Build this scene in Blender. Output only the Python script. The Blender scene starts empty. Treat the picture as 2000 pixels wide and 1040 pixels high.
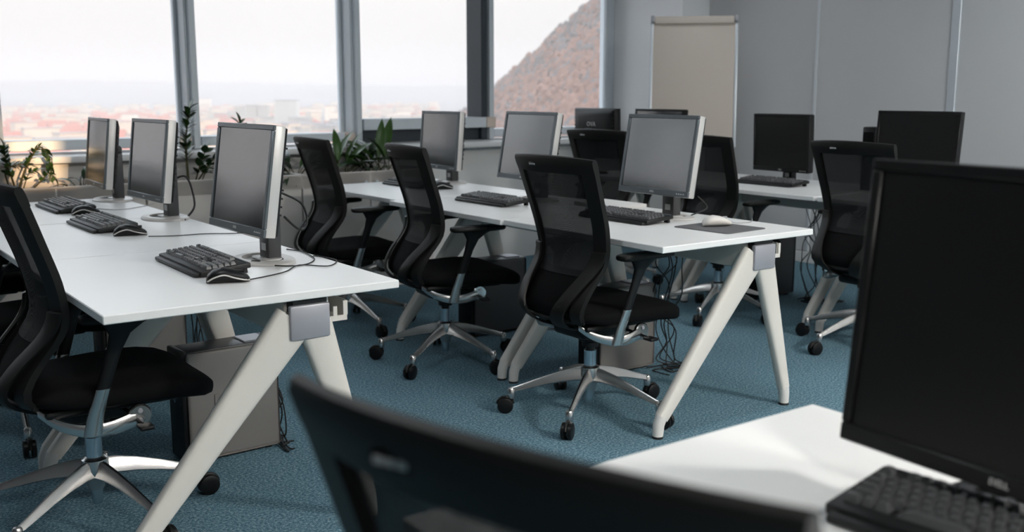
import bpy, bmesh, math, random
from mathutils import Vector, Matrix, noise
S = bpy.context.scene
COL = S.collection
random.seed(7)
PI = math.pi
R = math.radians

# ------------------------------------------------------------------ camera
FPX, CX, CY = 2000.0, 1000.0, 520.0
PITCH, YAW, EYE = math.atan(342 / 2000.0), R(36.0), 1.30
cam_d = bpy.data.cameras.new('camera')
cam_d.sensor_fit = 'HORIZONTAL'
cam_d.sensor_width = 36.0
cam_d.lens = 36.0
cam_d.clip_start = 0.02
cam_d.clip_end = 20000
cam_d.dof.use_dof = True
cam_d.dof.focus_distance = 3.3
cam_d.dof.aperture_fstop = 3.4
cam = bpy.data.objects.new('camera', cam_d)
COL.objects.link(cam)
cam.location = (0, 0, EYE)
cam.rotation_euler = (PI / 2 - PITCH, 0, -YAW)
S.camera = cam

# ------------------------------------------------------------------ world, sun, exposure
world = bpy.data.worlds.new('hazy_sky')
S.world = world
world.use_nodes = True
wn = world.node_tree
wn.nodes.clear()
w_out = wn.nodes.new('ShaderNodeOutputWorld')
w_bg = wn.nodes.new('ShaderNodeBackground')
w_tc = wn.nodes.new('ShaderNodeTexCoord')
w_sep = wn.nodes.new('ShaderNodeSeparateXYZ')
w_rmp = wn.nodes.new('ShaderNodeValToRGB')
wn.links.new(w_tc.outputs['Generated'], w_sep.inputs[0])
wn.links.new(w_sep.outputs['Z'], w_rmp.inputs[0])
wn.links.new(w_rmp.outputs[0], w_bg.inputs[0])
wn.links.new(w_bg.outputs[0], w_out.inputs[0])
els = w_rmp.color_ramp.elements
els[0].position = 0.0
els[0].color = (0.77, 0.76, 0.80, 1)
els[1].position = 1.0
els[1].color = (2.9, 3.25, 3.6, 1)      # overcast sky: zenith about three times the horizon
e = els.new(0.03)
e.color = (0.84, 0.825, 0.835, 1)
e = els.new(0.09)
e.color = (0.98, 0.965, 0.95, 1)
e = els.new(0.30)
e.color = (2.05, 2.25, 2.45, 1)
w_bg.inputs[1].default_value = 1.0

# low evening sun coming from behind the viewer, through a slot added in the rear wall
SUN_FROM = Vector((0.2, -4.0, 1.95))
SUN_TO = Vector((1.27, 6.45, 0.84))
sun_d = bpy.data.lights.new('sun', 'SUN')
sun_d.energy = 5.4
sun_d.color = (1.0, 0.64, 0.35)
sun_d.angle = R(0.6)
sun = bpy.data.objects.new('sun', sun_d)
COL.objects.link(sun)
sun.rotation_euler = (SUN_TO - SUN_FROM).to_track_quat('-Z', 'Y').to_euler()
sun.location = (0.2, -30, 8)

S.cycles.volume_bounces = 3
vs = S.view_settings
vs.view_transform = 'Standard'
vs.look = 'None'
vs.exposure = 0.0
vs.gamma = 1.0
vs.use_curve_mapping = False

# ------------------------------------------------------------------ pixel helpers (directions only)
_h = Vector((math.sin(YAW), math.cos(YAW), 0))
_r = Vector((math.cos(YAW), -math.sin(YAW), 0))
_F = _h * math.cos(PITCH) - Vector((0, 0, 1)) * math.sin(PITCH)
_U = _h * math.sin(PITCH) + Vector((0, 0, 1)) * math.cos(PITCH)
_C = Vector((0, 0, EYE))


def ray(u, v):
    return _F + _r * ((u - CX) / FPX) + _U * ((CY - v) / FPX)


def at_z(u, v, z):
    d = ray(u, v)
    return _C + d * ((z - EYE) / d.z)


def at_y(u, v, y):
    d = ray(u, v)
    return _C + d * (y / d.y)


def at_depth(u, v, w):
    return _C + ray(u, v) * w


# ------------------------------------------------------------------ materials
def new_mat(name):
    m = bpy.data.materials.new(name)
    m.use_nodes = True
    return m, m.node_tree, m.node_tree.nodes['Principled BSDF']


def mat(name, col, rough=0.5, metal=0.0, var=0.06, scale=30.0, bump=0.0, bscale=None, spec=0.5, ior=1.45, coat=0.0):
    m, nt, b = new_mat(name)
    tc = nt.nodes.new('ShaderNodeTexCoord')
    nz = nt.nodes.new('ShaderNodeTexNoise')
    nz.inputs['Scale'].default_value = scale
    nz.inputs['Detail'].default_value = 3
    nt.links.new(tc.outputs['Object'], nz.inputs['Vector'])
    mx = nt.nodes.new('ShaderNodeMix')
    mx.data_type = 'RGBA'
    mx.inputs[6].default_value = (*[max(0, c * (1 - var)) for c in col], 1)
    mx.inputs[7].default_value = (*[min(1, c * (1 + var)) for c in col], 1)
    nt.links.new(nz.outputs['Fac'], mx.inputs[0])
    nt.links.new(mx.outputs[2], b.inputs['Base Color'])
    b.inputs['Roughness'].default_value = rough
    b.inputs['Metallic'].default_value = metal
    b.inputs['Specular IOR Level'].default_value = spec
    b.inputs['IOR'].default_value = ior
    b.inputs['Coat Weight'].default_value = coat
    if bump:
        n2 = nt.nodes.new('ShaderNodeTexNoise')
        n2.inputs['Scale'].default_value = bscale or scale * 4
        n2.inputs['Detail'].default_value = 2
        nt.links.new(tc.outputs['Object'], n2.inputs['Vector'])
        bp = nt.nodes.new('ShaderNodeBump')
        bp.inputs['Strength'].default_value = bump
        bp.inputs['Distance'].default_value = 0.002
        nt.links.new(n2.outputs['Fac'], bp.inputs['Height'])
        nt.links.new(bp.outputs[0], b.inputs['Normal'])
    return m


M = {}
M['desk'] = mat('desk_laminate', (0.86, 0.86, 0.855), 0.32, var=0.02, scale=6)
M['leg'] = mat('white_powder_coat', (0.68, 0.65, 0.60), 0.45, var=0.02)
M['cap'] = mat('grey_cap', (0.36, 0.36, 0.39), 0.4, 0.3, var=0.03)
M['black'] = mat('black_plastic', (0.0045, 0.0045, 0.005), 0.40, var=0.1, spec=0.4)
M['blackframe'] = mat('black_chair_frame', (0.0055, 0.005, 0.0045), 0.5, var=0.1, bump=0.1, bscale=300, spec=0.35)
M['fabric'] = mat('black_fabric', (0.004, 0.004, 0.0045), 0.9, var=0.3, scale=400, bump=0.4, bscale=700, spec=0.15)
M['rubber'] = mat('rubber', (0.015, 0.015, 0.015), 0.6)
M['chrome'] = mat('polished_aluminium', (0.60, 0.59, 0.58), 0.25, 1.0, var=0.03, scale=12, bump=0.05, bscale=20)
M['steel'] = mat('steel_column', (0.55, 0.62, 0.68), 0.22, 1.0, var=0.02)
M['silver'] = mat('silver_plastic', (0.62, 0.60, 0.58), 0.38, 0.25, var=0.02)
M['bezelgrey'] = mat('graphite_bezel', (0.11, 0.125, 0.135), 0.34, 0.4, var=0.05)
M['neck'] = mat('charcoal_neck', (0.06, 0.06, 0.063), 0.42, 0.1, var=0.05)
M['wall'] = mat('grey_wall_panel', (0.54, 0.54, 0.545), 0.6, var=0.02, scale=3)
M['wallwhite'] = mat('white_wall', (0.66, 0.66, 0.65), 0.7, var=0.02, scale=3)
M['wallgrey'] = mat('grey_wall', (0.20, 0.20, 0.21), 0.7, var=0.02, scale=3)
M['pillar'] = mat('white_pillar', (0.86, 0.87, 0.88), 0.6, var=0.02, scale=3)
M['strip'] = mat('aluminium_strip', (0.60, 0.64, 0.68), 0.4, 0.5, var=0.02)
M['seam'] = mat('panel_joint', (0.62, 0.65, 0.68), 0.5, var=0.02)
M['alu'] = mat('window_aluminium', (0.60, 0.65, 0.69), 0.42, 0.1, var=0.03)
M['alu_sun'] = mat('rail_painted_sun', (0.62, 0.53, 0.46), 0.5, var=0.03)  # warm sunlight on the rail ends, put into the colour
M['anthracite'] = mat('anthracite_sash', (0.035, 0.045, 0.055), 0.45, 0.1, var=0.05)
M['ledge'] = mat('white_ledge', (0.68, 0.69, 0.70), 0.35, var=0.02)
M['cabinet'] = mat('cabinet_grey_white', (0.56, 0.53, 0.50), 0.5, var=0.02)
M['ceil'] = mat('ceiling_tile', (0.36, 0.36, 0.355), 0.9, var=0.03, bump=0.2)
M['soil'] = mat('planter_soil', (0.03, 0.02, 0.013), 0.95, var=0.4, bump=0.8, bscale=80)
M['leafg'] = mat('green_leaf', (0.035, 0.085, 0.016), 0.35, var=0.35, scale=25)
M['leafd'] = mat('dark_leaf', (0.014, 0.035, 0.012), 0.32, var=0.35, scale=25)
M['stem'] = mat('plant_stem', (0.06, 0.055, 0.02), 0.6, var=0.3)
M['cable'] = mat('black_cable', (0.012, 0.012, 0.012), 0.5)
M['cablegrey'] = mat('grey_cable', (0.35, 0.35, 0.36), 0.5)
M['key'] = mat('keycap', (0.085, 0.087, 0.09), 0.30, var=0.15, scale=60)
M['kbody'] = mat('keyboard_body', (0.007, 0.0075, 0.008), 0.5, var=0.1)
M['kgrey'] = mat('keyboard_trim', (0.07, 0.08, 0.09), 0.35, var=0.1)
M['white'] = mat('white_plastic', (0.75, 0.72, 0.68), 0.3, var=0.02)
M['paper'] = mat('paper', (0.76, 0.75, 0.73), 0.8, var=0.02)
M['pad'] = mat('mouse_mat_grey', (0.11, 0.11, 0.115), 0.6, var=0.05, bump=0.2)
M['tower'] = mat('tower_taupe', (0.20, 0.185, 0.175), 0.5, 0.1, var=0.04)
M['towertop'] = mat('tower_charcoal', (0.045, 0.045, 0.048), 0.4, var=0.05)
M['board'] = mat('flipchart_board', (0.60, 0.53, 0.47), 0.55, var=0.02)
M['textgrey'] = mat('logo_grey', (0.55, 0.55, 0.55), 0.4, 0.3)
M['textlight'] = mat('logo_silver', (0.42, 0.42, 0.42), 0.4, 0.3)
M['bwall'] = mat('pale_render', (0.50, 0.46, 0.41), 0.9, var=0.12, scale=0.02)
M['bwhite'] = mat('white_render', (0.68, 0.65, 0.60), 0.9, var=0.05, scale=0.02)
M['broof'] = mat('red_roof', (0.38, 0.15, 0.12), 0.9, var=0.2, scale=0.03)
M['bgrey'] = mat('grey_roof', (0.30, 0.30, 0.32), 0.9, var=0.2, scale=0.03)
M['ground'] = mat('valley_ground', (0.22, 0.21, 0.22), 0.95, var=0.3, scale=0.004)
M['hill'] = mat('far_hill', (0.22, 0.225, 0.25), 0.95, var=0.25, scale=0.002)
M['forest'] = mat('forest_floor', (0.20, 0.10, 0.075), 0.95, var=0.3, scale=0.03)
M['tree1'] = mat('autumn_crown', (0.24, 0.13, 0.10), 0.95, var=0.45, scale=0.05)
M['tree2'] = mat('bare_crown', (0.13, 0.12, 0.125), 0.95, var=0.3, scale=0.05)
M['foot'] = mat('desk_foot', (0.70, 0.68, 0.65), 0.5, var=0.02)


def carpet_mat():
    m, nt, b = new_mat('blue_loop_carpet')
    tc = nt.nodes.new('ShaderNodeTexCoord')
    n1 = nt.nodes.new('ShaderNodeTexNoise')
    n1.inputs['Scale'].default_value = 110
    n1.inputs['Detail'].default_value = 4
    n1.inputs['Roughness'].default_value = 0.7
    nt.links.new(tc.outputs['Object'], n1.inputs['Vector'])
    rp = nt.nodes.new('ShaderNodeValToRGB')
    rp.color_ramp.elements[0].position = 0.34
    rp.color_ramp.elements[0].color = (0.032, 0.085, 0.125, 1)
    rp.color_ramp.elements[1].position = 0.68
    rp.color_ramp.elements[1].color = (0.31, 0.42, 0.46, 1)
    el = rp.color_ramp.elements.new(0.5)
    el.color = (0.105, 0.200, 0.255, 1)
    nt.links.new(n1.outputs['Fac'], rp.inputs[0])
    n3 = nt.nodes.new('ShaderNodeTexNoise')
    n3.inputs['Scale'].default_value = 60
    nt.links.new(tc.outputs['Object'], n3.inputs['Vector'])
    r3 = nt.nodes.new('ShaderNodeValToRGB')
    r3.color_ramp.elements[0].position = 0.70
    r3.color_ramp.elements[1].position = 0.76
    nt.links.new(n3.outputs['Fac'], r3.inputs[0])
    mx = nt.nodes.new('ShaderNodeMix')
    mx.data_type = 'RGBA'
    nt.links.new(r3.outputs[0], mx.inputs[0])
    nt.links.new(rp.outputs[0], mx.inputs[6])
    mx.inputs[7].default_value = (0.30, 0.27, 0.22, 1)
    nt.links.new(mx.outputs[2], b.inputs['Base Color'])
    b.inputs['Roughness'].default_value = 0.95
    b.inputs['Specular IOR Level'].default_value = 0.1
    n2 = nt.nodes.new('ShaderNodeTexNoise')
    n2.inputs['Scale'].default_value = 220
    nt.links.new(tc.outputs['Object'], n2.inputs['Vector'])
    bp = nt.nodes.new('ShaderNodeBump')
    bp.inputs['Strength'].default_value = 0.6
    bp.inputs['Distance'].default_value = 0.004
    nt.links.new(n2.outputs['Fac'], bp.inputs['Height'])
    nt.links.new(bp.outputs[0], b.inputs['Normal'])
    return m


def screen_mat(name, rough, ior, base):
    m, nt, b = new_mat(name)
    b.inputs['Base Color'].default_value = (*base, 1)
    b.inputs['Roughness'].default_value = rough
    b.inputs['IOR'].default_value = ior
    n2 = nt.nodes.new('ShaderNodeTexNoise')
    n2.inputs['Scale'].default_value = 900
    bp = nt.nodes.new('ShaderNodeBump')
    bp.inputs['Strength'].default_value = 0.03
    nt.links.new(n2.outputs['Fac'], bp.inputs['Height'])
    nt.links.new(bp.outputs[0], b.inputs['Normal'])
    return m


def glass_mat():
    m = bpy.data.materials.new('window_glass')
    m.use_nodes = True
    nt = m.node_tree
    nt.nodes.clear()
    o = nt.nodes.new('ShaderNodeOutputMaterial')
    t = nt.nodes.new('ShaderNodeBsdfTransparent')
    t.inputs[0].default_value = (0.985, 0.99, 0.99, 1)
    g = nt.nodes.new('ShaderNodeBsdfGlossy')
    g.inputs['Roughness'].default_value = 0.02
    f = nt.nodes.new('ShaderNodeFresnel')
    f.inputs[0].default_value = 1.25
    mx = nt.nodes.new('ShaderNodeMixShader')
    nt.links.new(f.outputs[0], mx.inputs[0])
    nt.links.new(t.outputs[0], mx.inputs[1])
    nt.links.new(g.outputs[0], mx.inputs[2])
    nt.links.new(mx.outputs[0], o.inputs[0])
    return m


def mesh_fabric_mat():
    m, nt, b = new_mat('see_through_mesh')
    b.inputs['Base Color'].default_value = (0.012, 0.012, 0.013, 1)
    b.inputs['Roughness'].default_value = 0.7
    b.inputs['Specular IOR Level'].default_value = 0.2
    b.inputs['Alpha'].default_value = 0.80
    tc = nt.nodes.new('ShaderNodeTexCoord')
    wv = nt.nodes.new('ShaderNodeTexWave')
    wv.inputs['Scale'].default_value = 160
    nt.links.new(tc.outputs['Object'], wv.inputs['Vector'])
    mr = nt.nodes.new('ShaderNodeMapRange')
    mr.inputs[3].default_value = 0.70
    mr.inputs[4].default_value = 0.86
    nt.links.new(wv.outputs['Fac'], mr.inputs[0])
    nt.links.new(mr.outputs[0], b.inputs['Alpha'])
    return m


def emit_mat(name, col, s):
    m, nt, b = new_mat(name)
    b.inputs['Base Color'].default_value = (0.8, 0.8, 0.8, 1)
    b.inputs['Emission Color'].default_value = (*col, 1)
    b.inputs['Emission Strength'].default_value = s
    return m


M['carpet'] = carpet_mat()
M['screen'] = screen_mat('matte_screen', 0.15, 2.3, (0.006, 0.010, 0.013))
M['screendark'] = screen_mat('dark_screen', 0.35, 1.4, (0.006, 0.006, 0.006))
M['glass'] = glass_mat()
M['mesh'] = mesh_fabric_mat()
M['lamp_on'] = emit_mat('lamp_on', (1.0, 0.965, 0.91), 265.0)
M['fill_mid'] = emit_mat('fill_mid', (1.0, 0.965, 0.91), 58.0)  # this and the three weaker panels are fill added to brighten the room
M['fill_low'] = emit_mat('fill_low', (1.0, 0.965, 0.91), 20.0)
M['fill_soft'] = emit_mat('fill_soft', (0.93, 0.97, 1.0), 13.5)
M['fill_dim'] = emit_mat('fill_dim', (0.93, 0.97, 1.0), 5.0)
M['lamp_off'] = mat('lamp_off', (0.75, 0.75, 0.75), 0.5)


# ------------------------------------------------------------------ mesh helpers
class MB:
    def __init__(s):
        s.v, s.f = [], []

    def add(s, vs_, fs_, mtx=None):
        k = len(s.v)
        for p in vs_:
            p = Vector(p)
            s.v.append(mtx @ p if mtx else p)
        for f in fs_:
            s.f.append([i + k for i in f])
        return s

    def box(s, x0, x1, y0, y1, z0, z1, mtx=None):
        vv = [(x0, y0, z0), (x1, y0, z0), (x1, y1, z0), (x0, y1, z0), (x0, y0, z1), (x1, y0, z1), (x1, y1, z1), (x0, y1, z1)]
        return s.add(vv, [(3, 2, 1, 0), (4, 5, 6, 7), (0, 1, 5, 4), (1, 2, 6, 5), (2, 3, 7, 6), (3, 0, 4, 7)], mtx)

    def rbox(s, x0, x1, y0, y1, z0, z1, bev=0.004, seg=2, mtx=None):
        bm = bmesh.new()
        bmesh.ops.create_cube(bm, size=1.0)
        for v in bm.verts:
            v.co = Vector(((x0 + x1) / 2 + v.co.x * (x1 - x0), (y0 + y1) / 2 + v.co.y * (y1 - y0), (z0 + z1) / 2 + v.co.z * (z1 - z0)))
        bmesh.ops.bevel(bm, geom=list(bm.edges), offset=bev, segments=seg, profile=0.5, affect='EDGES')
        bm.verts.index_update()
        s.add([v.co.copy() for v in bm.verts], [[v.index for v in f.verts] for f in bm.faces], mtx)
        bm.free()
        return s

    def loft(s, rings, cap=True, closed=True, mtx=None):
        n = len(rings[0])
        vv = [p for r_ in rings for p in r_]
        ff = []
        for i in range(len(rings) - 1):
            for j in range(n if closed else n - 1):
                a, b = i * n + j, i * n + (j + 1) % n
                ff.append((a, b, b + n, a + n))
        if cap and closed:
            ff.append(tuple(range(n - 1, -1, -1)))
            ff.append(tuple(range((len(rings) - 1) * n, len(rings) * n)))
        return s.add(vv, ff, mtx)

    def tube(s, pts, r, n=8, mtx=None):
        pts = [Vector(p) for p in pts]
        rr = r if isinstance(r, (list, tuple)) else [r] * len(pts)
        rings = []
        nrm = None
        for i, p in enumerate(pts):
            t = (pts[min(i + 1, len(pts) - 1)] - pts[max(i - 1, 0)]).normalized()
            if nrm is None:
                a = Vector((0, 0, 1)) if abs(t.z) < 0.9 else Vector((1, 0, 0))
                nrm = t.cross(a).normalized()
            nrm = (nrm - t * nrm.dot(t)).normalized()
            bn = t.cross(nrm)
            rings.append([p + (nrm * math.cos(2 * PI * k / n) + bn * math.sin(2 * PI * k / n)) * rr[i] for k in range(n)])
        return s.loft(rings, mtx=mtx)

    def lathe(s, prof, n=20, mtx=None):
        rings = [[Vector((r_ * math.cos(2 * PI * k / n), r_ * math.sin(2 * PI * k / n), z)) for k in range(n)] for r_, z in prof]
        return s.loft(rings, mtx=mtx)

    def cyl(s, p0, p1, r, n=14):
        return s.tube([p0, p1], r, n)

    def shell(s, grid, off, mtx=None):
        """closed sheet: grid[i][j] points, thickness vector off"""
        ni, nj = len(grid), len(grid[0])
        off = Vector(off)
        vv = [Vector(p) for row in grid for p in row] + [Vector(p) + off for row in grid for p in row]
        N = ni * nj
        ff = []
        for i in range(ni - 1):
            for j in range(nj - 1):
                a = i * nj + j
                ff.append((a, a + 1, a + nj + 1, a + nj))
                ff.append((N + a, N + a + nj, N + a + nj + 1, N + a + 1))
        for i in range(ni - 1):
            for j in (0, nj - 1):
                a = i * nj + j
                ff.append((a, a + nj, N + a + nj, N + a))
        for j in range(nj - 1):
            for i in (0, ni - 1):
                a = i * nj + j
                ff.append((a, N + a, N + a + 1, a + 1))
        return s.add(vv, ff, mtx)

    def mesh(s, name, m, smooth=35):
        me = bpy.data.meshes.new(name)
        me.from_pydata([tuple(p) for p in s.v], [], s.f)
        bm = bmesh.new()
        bm.from_mesh(me)
        bmesh.ops.recalc_face_normals(bm, faces=list(bm.faces))
        bm.to_mesh(me)
        bm.free()
        if smooth:
            for p in me.polygons:
                p.use_smooth = True
            me.set_sharp_from_angle(angle=R(smooth))
        me.materials.append(M[m] if isinstance(m, str) else m)
        return me

    def build(s, name, m, parent=None, smooth=35):
        o = bpy.data.objects.new(name, s.mesh(name, m, smooth))
        COL.objects.link(o)
        if parent:
            o.parent = parent
        return o


def tag(o, label=None, cat=None, group=None, kind=None):
    if label:
        o['label'] = label
    if cat:
        o['category'] = cat
    if group:
        o['group'] = group
    if kind:
        o['kind'] = kind
    return o


def empty(name, loc=(0, 0, 0), rz=0):
    o = bpy.data.objects.new(name, None)
    o.empty_display_size = 0.1
    COL.objects.link(o)
    o.location = loc
    o.rotation_euler = (0, 0, rz)
    return o


def copy_tree(o, parent=None):
    c = o.copy()
    COL.objects.link(c)
    c.parent = parent
    for ch in list(o.children):
        copy_tree(ch, c)
    return c


def struct(name, mb, m, parent=None, smooth=0):
    o = mb.build(name, m, parent, smooth)
    if not parent:
        o['kind'] = 'structure'
    return o


def text_mesh(txt, size, m, extrude=0.0006, name='logo'):
    cu = bpy.data.curves.new(name, 'FONT')
    cu.body = txt
    cu.size = size
    cu.extrude = extrude
    cu.align_x = 'CENTER'
    cu.align_y = 'CENTER'
    cu.resolution_u = 2
    ob = bpy.data.objects.new(name, cu)
    COL.objects.link(ob)
    dg = bpy.context.evaluated_depsgraph_get()
    me = bpy.data.meshes.new_from_object(ob.evaluated_get(dg))
    bpy.data.objects.remove(ob)
    bpy.data.curves.remove(cu)
    me.materials.clear()
    me.materials.append(M[m])
    return me


def interp(tab, z):
    """smooth (catmull-rom-like) interpolation in a table of (z, value)"""
    n = len(tab)
    if z <= tab[0][0]:
        return tab[0][1]
    if z >= tab[-1][0]:
        return tab[-1][1]
    for i in range(n - 1):
        if tab[i][0] <= z <= tab[i + 1][0]:
            z0, v0 = tab[i]
            z1, v1 = tab[i + 1]
            h = z1 - z0
            m0 = (v1 - tab[max(i - 1, 0)][1]) / (z1 - tab[max(i - 1, 0)][0])
            m1 = (tab[min(i + 2, n - 1)][1] - v0) / (tab[min(i + 2, n - 1)][0] - z0)
            t = (z - z0) / h
            return (2 * t ** 3 - 3 * t * t + 1) * v0 + (t ** 3 - 2 * t * t + t) * h * m0 + (-2 * t ** 3 + 3 * t * t) * v1 + (t ** 3 - t * t) * h * m1


def curve_pts(ctrl, n=6):
    """catmull-rom through control points"""
    P = [Vector(p) for p in ctrl]
    out = []
    for i in range(len(P) - 1):
        p0, p1, p2, p3 = P[max(i - 1, 0)], P[i], P[i + 1], P[min(i + 2, len(P) - 1)]
        for k in range(n):
            t = k / n
            out.append(0.5 * ((2 * p1) + (-p0 + p2) * t + (2 * p0 - 5 * p1 + 4 * p2 - p3) * t * t + (-p0 + 3 * p1 - 3 * p2 + p3) * t ** 3))
    out.append(P[-1])
    return out


# ------------------------------------------------------------------ the room
X0, X1, Y0, Y1, CZ = -3.2, 6.4, -4.0, 7.0, 2.8
GY = 6.86          # glass plane
PX0, PY0 = 6.07, 6.03   # corner pillar

struct('floor', MB().box(X0 - .15, X1 + .15, Y0 - .2, Y1 + .15, -0.12, 0.0), 'carpet')
struct('ceiling', MB().box(X0 - .15, X1 + .15, Y0 - .2, Y1 + .15, CZ, CZ + .15), 'ceil')
struct('wall_left', MB().box(X0 - .15, X0, Y0, Y1, 0, CZ), 'wallgrey')
# rear wall; unseen slot window added to aim the evening sun patch
sw = SUN_FROM.x
wb = MB()
wb.box(X0, sw - .15, Y0 - .2, Y0, 0, CZ)
wb.box(sw + .15, X1, Y0 - .2, Y0, 0, CZ)
wb.box(sw - .15, sw + .15, Y0 - .2, Y0, 0, 1.86)
wb.box(sw - .15, sw + .15, Y0 - .2, Y0, 2.30, CZ)
struct('wall_back', wb, 'wallgrey')
sl = struct('window_9', MB().box(sw - .15, sw + .15, Y0 - .112, Y0 - .104, 1.86, 2.30), 'glass')  # pane of the added sun slot
# right wall: structural wall plus panels with joints
struct('wall_right', MB().box(X1, X1 + .15, Y0, Y1, 0, CZ), 'wall')
wr = bpy.data.objects['wall_right']
ys = [6.03, 4.935, 3.84, 2.74, 1.64, 0.54, -0.56, -1.66, -2.76, -4.0]
for i in range(len(ys) - 1):
    MB().rbox(X1 - .018, X1, ys[i + 1] + .006, ys[i] - .006, 0.09, CZ - .01, .003, 1).build('wall_panel', 'wall', wr)
for i, y in enumerate(ys[1:-1]):
    wide = (i % 2 == 1)
    if wide:
        MB().rbox(X1 - .034, X1 - .012, y - .032, y + .032, 0.09, CZ - .01, .004, 1).build('cover_strip', 'strip', wr)
    else:
        MB().rbox(X1 - .030, X1 - .008, y - .010, y + .010, 0.09, CZ - .01, .002, 1).build('cover_strip', 'seam', wr)
struct('baseboard_right', MB().rbox(X1 - .026, X1, Y0, PY0, 0, .085, .004, 1), 'wallwhite')
# corner pillar (solid part between window and right wall)
struct('wall_pillar', MB().box(PX0, X1 + .0, PY0, Y1, 0, CZ), 'pillar')
# parapet under the windows, lintel over them, reveal beside the last window
struct('wall_window', MB().box(X0, PX0, 6.48, Y1 + .1, 0, 0.885), 'wallwhite')
struct('trim_1', MB().box(X0, PX0, 6.55, Y1 + .1, 2.58, CZ), 'wallwhite')
struct('trim_2', MB().rbox(X0, PX0 - .002, 6.36, 6.88, 0.885, 0.925, .006, 2), 'ledge', smooth=30)
# mullions, sashes and panes
mx_ = [6.026, 4.63, 3.47, 2.285, 1.11, -0.06, -1.23, -2.40, -3.2]
for i in range(len(mx_) - 1):
    xr, xl = mx_[i], mx_[i + 1]
    n = i + 1
    w = empty('window_%d' % n, ((xl + xr) / 2, GY, 0.93))
    w['kind'] = 'structure'
    ox, oz = (xl + xr) / 2, 0.93

    def wbx(nm, mt, x0, x1, y0, y1, z0, z1, bev=.004):
        return MB().rbox(x0 - ox, x1 - ox, y0 - GY, y1 - GY, z0 - oz, z1 - oz, bev, 1).build(nm, mt, w, 30)
    # right hand mullion: front profile plus thin inner fin
    if i == 0:
        wbx('mullion', 'alu', xr - .030, xr + .043, 6.84, 6.95, .926, 2.58)
        wbx('mullion_fin', 'ledge', xr - .050, xr - .030, 6.84, 6.88, .926, 2.58)
    else:
        wbx('mullion', 'alu', xr - .028, xr + .040, 6.69, 6.88, .926, 2.58)
        wbx('mullion_fin', 'alu', xr - .010, xr + .034, 6.655, 6.69, .926, 2.58)
    a, b = xl + .040, xr - (.05 if i == 0 else .028)
    dark = (n == 3 or n == 2)
    dark3 = (xl == 3.47)
    if dark3:
        wbx('sash_stile', 'anthracite', b - .055, b, 6.66, 6.87, .93, 2.57)
        wbx('sash_stile', 'anthracite', a, a + .014, 6.72, 6.87, .93, 2.57)
        wbx('sash_top', 'anthracite', a + .014, b - .055, 6.82, 6.88, 2.50, 2.57)
        wbx('sash_kickboard', 'anthracite', a + .014, b - .055, 6.70, 6.87, .93, 1.02)
        wbx('window_rail', 'alu', a, b - .02, 6.64, 6.87, 1.02, 1.10)
        wbx('rail_sun_patch', 'alu_sun', b - .02, b + .065, 6.635, 6.87, 1.02, 1.10)  # peach sun patch painted as a beige piece of rail
        z0 = 1.10
        pa, pb = a + .014, b - .055
    else:
        wbx('sash_stile', 'alu', b - .02, b, 6.82, 6.88, .93, 2.57)
        wbx('sash_stile', 'alu', a, a + .02, 6.82, 6.88, .93, 2.57)
        wbx('sash_top', 'alu', a + .02, b - .02, 6.82, 6.88, 2.50, 2.57)
        wbx('window_rail', 'alu', a, b - .075, 6.66, 6.88, .945, 1.005)
        wbx('rail_sun_patch', 'alu_sun', b - .075, b + .004, 6.655, 6.88, .945, 1.005)
        z0 = 1.005
        pa, pb = a + .02, b - .02
    wbx('pane', 'glass', pa, pb, 6.845, 6.851, z0, 2.50, .001)

# ceiling lights, unseen: aisle one follows the shadows, other lit ones are added fill
LAMPS = [(3.8, -1.3, 'lamp_on', 'lit ceiling panel light above the aisle behind the white-mouse desk'),
         (2.1, -1.1, 'fill_mid', 'added ceiling fill panel between the aisle light and the foreground chair'),
         (5.3, -1.1, 'fill_low', 'added ceiling fill panel close to the panelled wall'),
         (0.5, -1.1, 'fill_mid', 'added ceiling fill panel above the foreground chair'),
         (3.7, -2.8, 'fill_low', 'added ceiling fill panel by the rear wall, near the aisle'),
         (1.2, -2.8, 'fill_low', 'added ceiling fill panel by the sun slot in the rear wall'),
         (0.6, 2.6, 'fill_soft', 'soft added ceiling fill panel above the run with black mice'),
         (3.2, 2.6, 'fill_soft', 'soft added ceiling fill panel above the white-mouse desk'),
         (5.4, 2.6, 'fill_soft', 'soft added ceiling fill panel above the black widescreen desk'),
         (0.6, 5.0, 'fill_dim', 'dim added ceiling fill panel close to the sunlit planter'),
         (3.2, 5.0, 'fill_dim', 'dim added ceiling fill panel close to the dark window sash'),
         (5.2, 5.0, 'fill_dim', 'dim added ceiling fill panel in front of the flipchart'),
         (-2.0, 2.6, 'lamp_off', 'unlit ceiling panel light beside the blank grey wall')]
for (x, y, st, lb) in LAMPS:
    L = empty('ceiling_light', (x, y, CZ))
    tag(L, lb, 'ceiling light', 'ceiling lights')
    fr = MB()
    for (a, b, c, d) in ((-.31, .31, -.31, -.28), (-.31, .31, .28, .31), (-.31, -.28, -.28, .28), (.28, .31, -.28, .28)):
        fr.box(a, b, c, d, -.03, 0)
    fr.build('lamp_frame', 'white', L, 0)
    MB().box(-.28, .28, -.28, .28, -.022, -.012).build('diffuser', st, L, 0)

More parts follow.
